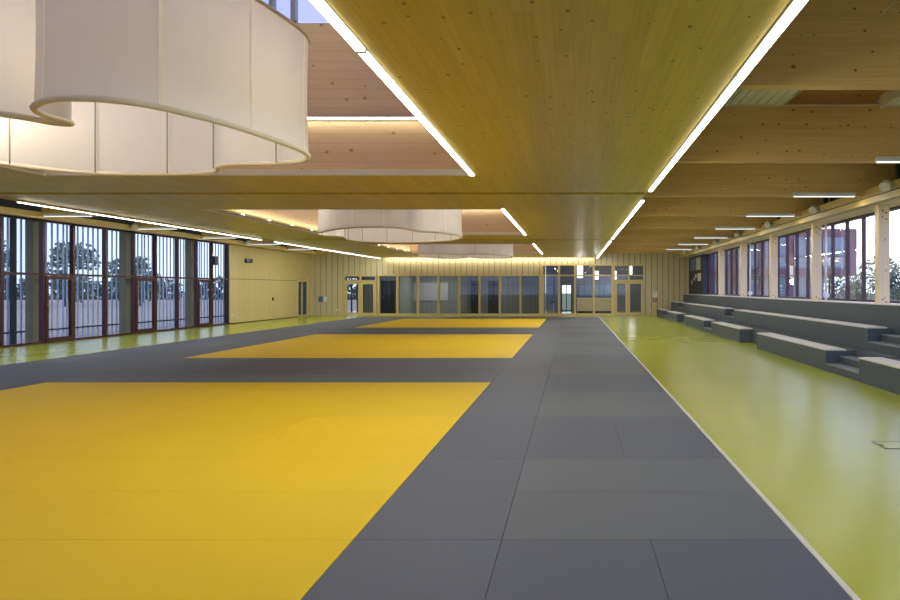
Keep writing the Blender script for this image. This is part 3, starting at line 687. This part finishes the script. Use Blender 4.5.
# dark cabinet wall panels and a stool in the lobby
t = thing('bar_stool', (px(553.3, 44), 44, 0), 'small dark stool standing in the lobby behind the first tall pane', 'stool')
sx = px(553.3, 44)
MB().tube((sx, 44, .72), (sx, 44, .78), .2, 16).build('seat', 'darkframe', t); MB().tube((sx, 44, .02), (sx, 44, .72), .025).build('post', 'lampgrey', t); MB().tube((sx, 44, 0), (sx, 44, .02), .22, 16).build('base', 'darkframe', t)
t = thing('wall_cabinet', (px(590, 47.8), 47.8, 1.1), 'dark blue cabinet block on the wall above the reception counter', 'cabinet')
for k in range(3):
    a = px(579, 47.6)+k*.95
    c = MB().box(a, a+.92, 47.5, 47.98, 1.1, 2.1).build('cabinet_door', 'bluepane', t, bevel=.01)

# ------------------------------------------------------------------ right windows, columns
win = thing('window_4', (XGR, 18, 1.37), kind='structure')
ym = 34.75
ysr = []
y = 35.75
while y > Y0: ysr.append(y); y -= 1.0
for y in ysr:
    MB().box(XGR-.035, XGR+.055, y-.03, y+.03, 1.37, 3.63).build('mullion', 'mullion', win)
MB().box(XGR-.05, XGR+.08, Y0, 35.8, 1.37, 1.43).box(XGR-.05, XGR+.08, Y0, 35.8, 3.57, 3.63).build('window_frame', 'mullion', win)
for a, b in zip(ysr[1:], ysr):
    MB().quad((XGR+.02, a+.035, 1.43), (XGR+.02, b-.035, 1.43), (XGR+.02, b-.035, 3.57), (XGR+.02, a+.035, 3.57)).build('window_pane', 'glass', win)
struct('wall_right', MB().box(7.56, 7.7, Y0, 35.8, -.2, 1.37), 'darksteel')
struct('wall_right', MB().box(7.28, 7.75, 35.8, YB, 0, 3.63), 'darksteel')
# window, notices on the dark end wall
t = thing('window_5', (7.28, 38, 2.6), kind='structure')
MB().box(7.25, 7.28, 36.3, 39.7, 2.75, 3.55).build('window_frame', 'mullion_in', t)
MB().box(7.235, 7.25, 36.4, 37.6, 2.8, 3.5).build('window_pane', 'lampgrey', t); MB().box(7.235, 7.25, 37.8, 39.6, 2.8, 3.5).build('window_pane', 'bluepane', t)
for k, (a, b, z0, z1) in enumerate(((36.4, 37.4, 2.15, 2.6), (37.7, 38.2, 2.35, 2.55), (38.2, 38.6, 2.2, 2.35), (39.0, 39.3, 1.95, 2.2))):
    tag(MB().box(7.27, 7.279, a, b, z0, z1).build('paper_notice', 'seat', origin=(7.27, a, z0)), '%s paper notice pinned on the dark end wall above the bleachers, counted from the windows' % ORD[k], 'notice', 'papers on the dark end wall')
cols = [y for y in beam_y if y < 33]
for y in cols:
    mb = MB().box(7.0, 7.25, y-.09, y+.09, 1.37, 3.63)
    t = mb.build('timber_column', 'column', origin=(7.12, y, 1.37))
    n = ORD[vis.index(y)] if y in vis else None
    tag(t, ('%s pale timber column between bleachers and windows, counted from the camera' % n) if n else 'pale timber column by the bleacher windows %s the camera' % ('beside' if y > 0 else 'behind'), 'column', 'timber columns at the bleacher windows')
    mb = MB()
    for z in (3.5, 3.35, 1.46): mb.tube((7.09, y-.098, z), (7.09, y-.088, z), .018, 8).tube((7.17, y-.098, z-.05), (7.17, y-.088, z-.05), .018, 8)
    mb.build('bolt', 'duct', t)
for k, (x, y) in enumerate(((7.38, 18.68), (7.38, 26.68))):
    t = thing('drain_pipe', (x, y, 1.4), 'slim white pipe with round cleanout by the %s pale timber column' % ('fourth' if k == 0 else 'sixth'), 'pipe', 'white pipes by the columns')
    MB().tube((x, y, 1.37), (x, y, 3.61), .035, 12).build('pipe', 'white', t, smooth=True)
    MB().tube((x, y-.05, 1.52), (x, y-.01, 1.52), .09, 18).tube((x, y-.07, 1.52), (x, y-.05, 1.52), .05, 12).build('cleanout_cap', 'white', t)

# ------------------------------------------------------------------ bleachers
X1_, X2_, X3_ = 5.26, 6.15, 6.93
BL = thing('bleachers', (X1_, 20, 0), 'grey stepped bleachers with pale seat tops running below the windows', 'bleachers')
ZT = (.45, .91, 1.37)
low = [(38.7, YB-.05, 1), (32.4, 35.85, 0), (25.7, 30.3, 0), (20.24, 24.3, 0), (13.3, 18.3, 0), (4.2, 11.77, 0), (-3.5, 2.6, 0)]
low[0] = (37.4, YB-.05, 0)
for a, b, _ in low:
    o = MB().box(X1_, 6.1, a, b, 0, ZT[0]-.03).build('lower_bench', 'tier', BL)
    MB().box(X1_-.012, 5.68, a-.005, b+.005, ZT[0]-.03, ZT[0]).build('seat_top', 'seat', o)
for a, b in ((30.3, 32.4), (18.3, 20.24)): MB().box(5.68, 6.1, a+.006, b-.006, 0, ZT[0]-.03).build('back_riser', 'tier', BL)
for a, b in ((35.85, 37.4), (24.3, 25.7), (11.77, 13.3), (2.6, 4.2)):
    o = MB().box(X1_, 6.1, a+.006, b-.006, 0, .14).build('step', 'tier', BL); MB().box(X1_-.008, 5.55, a+.006, b-.006, .14, .16).build('tread', 'nosing', o)
    o = MB().box(5.55, 6.1, a+.006, b-.006, .142, .29).build('step', 'tier', BL); MB().box(5.545, 5.84, a+.006, b-.006, .29, .31).build('tread', 'nosing', o)
    MB().box(5.84, 6.1, a+.006, b-.006, .292, .44).build('step', 'tier', BL)
up = [(37.5, YB-.05), (25.95, 35.9), (13.34, 24.45), (4.2, 11.77), (-3.5, 2.6)]
for a, b in up:
    o = MB().box(X2_, 6.9, a, b, 0, ZT[1]-.03).build('upper_bench', 'tier', BL)
    MB().box(X2_-.012, 6.55, a-.005, b+.005, ZT[1]-.03, ZT[1]).build('seat_top', 'seat', o)
for a, b in ((35.9, 37.5), (24.45, 25.95), (11.77, 13.34), (2.6, 4.2)):
    o = MB().box(X2_, 6.9, a+.006, b-.006, 0, .59).build('step', 'tier', BL); MB().box(X2_-.008, 6.42, a+.006, b-.006, .59, .61).build('tread', 'nosing', o)
    o = MB().box(6.42, 6.9, a+.006, b-.006, .592, .74).build('step', 'tier', BL); MB().box(6.41, 6.66, a+.006, b-.006, .74, .76).build('tread', 'nosing', o)
    MB().box(6.66, 6.9, a+.006, b-.006, .742, .90).build('step', 'tier', BL)
o = MB().prism([(X3_,-3.5),(7.55,-3.5),(7.55,35.79),(7.27,35.79),(7.27,YB-.05),(X3_,YB-.05)], 'z', 0, ZT[2]-.03).build('back_ledge', 'tier', BL)
MB().prism([(X3_-.012,-3.5),(7.55,-3.5),(7.55,35.79),(7.27,35.79),(7.27,YB-.05),(X3_-.012,YB-.05)], 'z', ZT[2]-.03, ZT[2]-.002).build('ledge_top', 'seat', o)

# ------------------------------------------------------------------ judo mats
FX = [1.51-1.0*i for i in range(15)]   # right edges
def rows():
    return 11.4
def ymap(r):                            # row r: 0 at the far edge of the nearest yellow square, negative towards the camera
    return 11.4 + r*(1.02 if r < 0 else 1.0)
g = .0012
protos = {}
def judo_mat(c0, r0, wc, wr, colr, label, group):
    """columns counted from the right edge, rows from 11.4 m; wc x wr cells"""
    x1 = 1.505-.99*c0; x0 = x1-.99*wc; y0, y1 = ymap(r0), ymap(r0+wr)
    sx, sy = x1-x0-2*g, y1-y0-2*g
    key = (colr, round(sx, 3), round(sy, 3))
    if key not in protos:
        mb = MB().box(-sx/2, sx/2, -sy/2, sy/2, 0, .04)
        o = mb.build('judo_mat', colr, bevel=.0025); protos[key] = o
    else:
        o = protos[key].copy(); C.objects.link(o)
    o.location = ((x0+x1)/2, (y0+y1)/2, 0)
    return tag(o, label, 'mat', group)
N2W = ['first', 'second', 'third', 'fourth', 'fifth', 'sixth', 'seventh', 'eighth', 'ninth', 'tenth', 'eleventh', 'twelfth', 'thirteenth', 'fourteenth', 'fifteenth', 'sixteenth', 'seventeenth', 'eighteenth', 'nineteenth', 'twentieth', 'twenty-first', 'twenty-second', 'twenty-third', 'twenty-fourth']
# yellow squares
for q, (r0, nm) in enumerate(((-8, 'nearest'), (4, 'middle'), (16, 'farthest'))):
    for r in range(8):
        for c in range(4):
            judo_mat(3+2*c, r0+r, 2, 1, 'yellow', 'yellow judo mat in the %s square, row %s, %s from green floor' % (nm, N2W[r], N2W[c]), 'yellow judo mats of the %s square' % nm)
# strip beside the squares on the green floor side
RS, RE = -15, 25
r = RS; k = 0
while r < RE:
    if ((r+16)//2) % 2 == 1:   # lengthwise pair
        for c in (0, 1): judo_mat(c, r, 1, 2, 'grey', 'dark grey judo mat laid lengthwise, %s from the white edging, pair %s' % (N2W[c], N2W[k]), 'grey judo mats beside the green floor')
    else:
        for rr in (r, r+1): judo_mat(0, rr, 2, 1, 'greysheen', 'grey judo mat with painted sheen crosswise by the white edging, %s of pair %s' % (N2W[rr-r], N2W[k]), 'grey judo mats beside the green floor')
    judo_mat(2, r, 1, 2, 'grey', 'grey judo mat lengthwise along the yellow squares, %s from the camera' % N2W[k], 'grey judo mats beside the yellow squares')
    r += 2; k += 1
for rr in (25,):
    judo_mat(0, rr, 2, 1, 'greysheen', 'grey judo mat with painted sheen crosswise at the far end by the white edging', 'grey judo mats beside the green floor')
    judo_mat(2, rr, 1, 1, 'grey', 'short grey judo mat at the far end beside the yellow squares', 'grey judo mats beside the yellow squares')
    for c in (11, 12, 13): judo_mat(c, rr, 1, 1, 'grey', 'short grey mat at the far end on glass wall side, %s column' % N2W[c-11], 'grey judo mats on the glass wall side')
# strip on the glass wall side: columns 11..13
r = RS; k = 0
while r < RE:
    for c in (11, 12, 13):
        judo_mat(c, r, 1, 2, 'greysheen' if (k*5+c*3) % 7 == 0 else 'grey', 'grey mat on glass wall side, %s column from yellow squares, row %s' % (N2W[c-11], N2W[k]), 'grey judo mats on the glass wall side')
    r += 2; k += 1
# bands between squares
for (r0, r1, nm) in ((-15, -8, 'in front of the nearest yellow square'), (0, 4, 'between the nearest and middle yellow squares'), (12, 16, 'between the middle and farthest yellow squares'), (24, 26, 'behind the farthest yellow square')):
    k = 0
    for r in range(r0, r1):
        for c in range(4):
            judo_mat(3+2*c, r, 2, 1, 'greysheen' if (r*3+c*5) % 5 == 0 else 'grey', 'grey mat %s, row %s, column %s' % (nm, N2W[r-r0], N2W[c]), 'grey judo mats %s' % nm)
o = MB().box(1.506, 1.545, ymap(RS), 37.42, 0, .042).build('mat_edging', 'trimwhite', origin=(1.53, 15, 0)); tag(o, 'thin off white edging strip between the grey mats and the green floor', 'edging')
o = MB().box(-12.40, -12.358, ymap(RS), 37.42, 0, .042).build('mat_edging', 'darksteel', origin=(-12.5, 15, 0)); tag(o, 'thin dark edging strip along the mats on the glass wall side', 'edging')
o = MB().box(-12.357, 1.505, 37.405, 37.44, 0, .042).build('mat_edging', 'darksteel', origin=(-5, 37.4, 0)); tag(o, 'thin dark edging strip along the mats at the far partition', 'edging')
# floor outlet
t = thing('floor_outlet', (3.5, 6.98, 0), 'square floor outlet lid with thin dark rim in the glossy green floor', 'floor outlet')
mb = MB(); x0, x1, y0, y1 = 3.335, 3.66, 6.83, 7.15
mb.box(x0, x0+.012, y0, y1, .0, .004).box(x1-.012, x1, y0, y1, 0, .004).box(x0, x1, y0, y0+.012, 0, .004).box(x0+.012, x1-.012, y1-.008, y1, 0, .004)
mb.build('rim', 'darksteel', t)
MB().box(x0+.013, x1-.013, y0+.013, y1-.01, 0, .003).build('lid', 'floor', t); MB().box(x0+.02, x0+.05, y0+.13, y0+.18, .003, .005).build('cable_flap', 'darksteel', t)

# ------------------------------------------------------------------ rear end of the hall (behind the camera)
rw = thing('window_6', (-4, Y0, 0), kind='structure')
mb = MB()
x = -16.5
while x < 7.7: mb.box(x-.06, x+.06, Y0-.15, Y0, 0, 4.8); x += 2.0
mb.box(-16.5, 7.6, Y0-.15, Y0, 0, .1).box(-16.5, 7.6, Y0-.15, Y0, 2.2, 2.3).box(-16.5, 7.6, Y0-.15, Y0, 3.6, 4.9)
mb.build('window_frame', 'mullion', rw)
MB().quad((-16.5, Y0-.05, .1), (-16.5, Y0-.05, 3.6), (7.6, Y0-.05, 3.6), (7.6, Y0-.05, .1)).build('window_pane', 'glass', rw)

# ------------------------------------------------------------------ outside: building, trees
YF = 60.0; bx0, bx1 = 9.5, 26.6
b = thing('apartment_building', (18, YF, -.25), 'oxblood red two storey building with large windows outside the bleacher windows', 'building')
ztop, zmid = 7.3, 2.9
MB().box(bx0, bx1, YF, YF+14, zmid, ztop).build('upper_storey', 'brick', b)
MB().box(bx0, bx1-2.6, YF+1.2, YF+13, -.25, zmid).build('lower_storey', 'facadeglass', b)
x = bx0+.4
while x < bx1-1.5:
    f = MB().box(x, x+2.0, YF-.05, YF, 3.6, 6.5).build('window_glass', 'facadeglass', b); MB().box(x-.06, x, YF-.08, YF, 3.5, 6.6).box(x+2, x+2.06, YF-.08, YF, 3.5, 6.6).box(x, x+2.0, YF-.08, YF, 4.7, 4.78).build('frame', 'mullion', f)
    x += 2.7
x = bx0+.2
while x < bx1-3:
    MB().box(x, x+.45, YF+.9, YF+1.19, -.25, zmid).build('pier', 'brick', b); x += 2.7
for k in range(2):
    xx = 23.0+k*1.4
    MB().box(xx, xx+.5, YF-.07, YF-.051, 4.2, 4.4).build('lit_lamp', 'tube', b)
def tree(x, y, h, r, m, label, group, n=900, name='leafy_tree'):
    z0 = -.25
    t = thing(name, (x, y, z0), label, 'tree', group)
    MB().tube((x, y, z0), (x+.1, y, z0+h*.5), h*.03, 8, h*.015).tube((x+.1, y, z0+h*.5), (x-.3, y+.2, z0+h*.8), h*.015, 6, h*.006).build('trunk', 'bark', t)
    mb = MB(); blobs = [(random.uniform(-.6,.6)*r, random.uniform(-.6,.6)*r, h*random.uniform(.2,.85), r*random.uniform(.35,.6)) for _ in range(9)]
    for i in range(n):
        bx, by, bz, br = random.choice(blobs)
        d = Vector((random.gauss(0,1), random.gauss(0,1), random.gauss(0,1))).normalized()*br*random.uniform(.6,1.05)
        c = Vector((x+bx, y+by, z0+bz))+d*Vector((1,1,.9)).length/1.68
        s = r*random.uniform(.05,.11); u = Vector((random.gauss(0,1), random.gauss(0,1), random.gauss(0,1))).normalized(); v = u.orthogonal().normalized()
        mb.quad(c-u*s, c-v*s*.6, c+u*s, c+v*s*.6)
    mb.build('foliage', m, t)
spots_r = [(28.8,82,6.5,2.4), (35.2,88,7.6,2.8), (41.6,86,7,2.8), (31.5,71.5,4.4,1.9), (36.6,72,5.0,2.2), (42.5,73,6,2.5), (49,84,8,3), (24,90,6,2.4), (56,80,7,3), (27.8,62,2.6,1.3), (31.3,61,2.4,1.3), (35,62,2.8,1.4)]
for i, (x, y, h, r) in enumerate(spots_r):
    low_ = h < 3; tree(x, y, h, r, 'leafpale' if h < 5 else 'leafmid', ('%s low olive shrub' if low_ else '%s leafy tree') % ORD[i if not low_ else i-9] + ' beyond the bleacher windows, counted outward from the red building', 'trees beyond the bleacher windows', 1100, 'garden_shrub' if low_ else 'leafy_tree')
spots_l = [(-55.5, 70, 7.2, 3.0), (-48.6, 72, 6.0, 2.6), (-62.8, 70, 8.2, 3.2), (-71, 70, 7, 3.2), (-58, 84, 5, 3)]
for i, (x, y, h, r) in enumerate(spots_l):
    tree(x, y, h, r, 'leaf', '%s dark tree across the bare field beyond the glass wall' % ORD[i], 'trees across the field', 1100)

# low hedge along the far side of the field
for k in range(5):
    hx = -140+k*24; t = thing('field_hedge', (hx+12, 112, -.25), '%s stretch of the low dark hedge across the bare field' % ORD[k], 'hedge', 'hedge stretches across the field')
    mb = MB()
    for i in range(1400):
        q = random.uniform(.8, 23.2); hh = 3.1+.7*math.sin(q*.9+k)+.4*math.sin(q*2.3)
        c = Vector((hx+q, 112+random.uniform(-1, 1), -.25+random.uniform(0, hh))); s_ = random.uniform(.25, .5)
        u = Vector((random.gauss(0,1), random.gauss(0,1), random.gauss(0,1))).normalized(); v = u.orthogonal().normalized()
        mb.quad(c-u*s_, c-v*s_*.6, c+u*s_, c+v*s_*.6)
    mb.build('foliage', 'leaf', t)
    mb = MB()
    for q in (3, 9, 15, 21): MB().tube((hx+q, 112, -.25), (hx+q, 112, 1.6), .12, 6).build('stem', 'bark', t)

tag(MB().tube((3.21, 6.655, 4.57), (3.36, 6.655, 4.705), .007, 8).build('loose_cable', 'seat', origin=(3.21, 6.655, 4.57)), 'short pale cable stub on the face of the nearest glulam beam', 'cable')
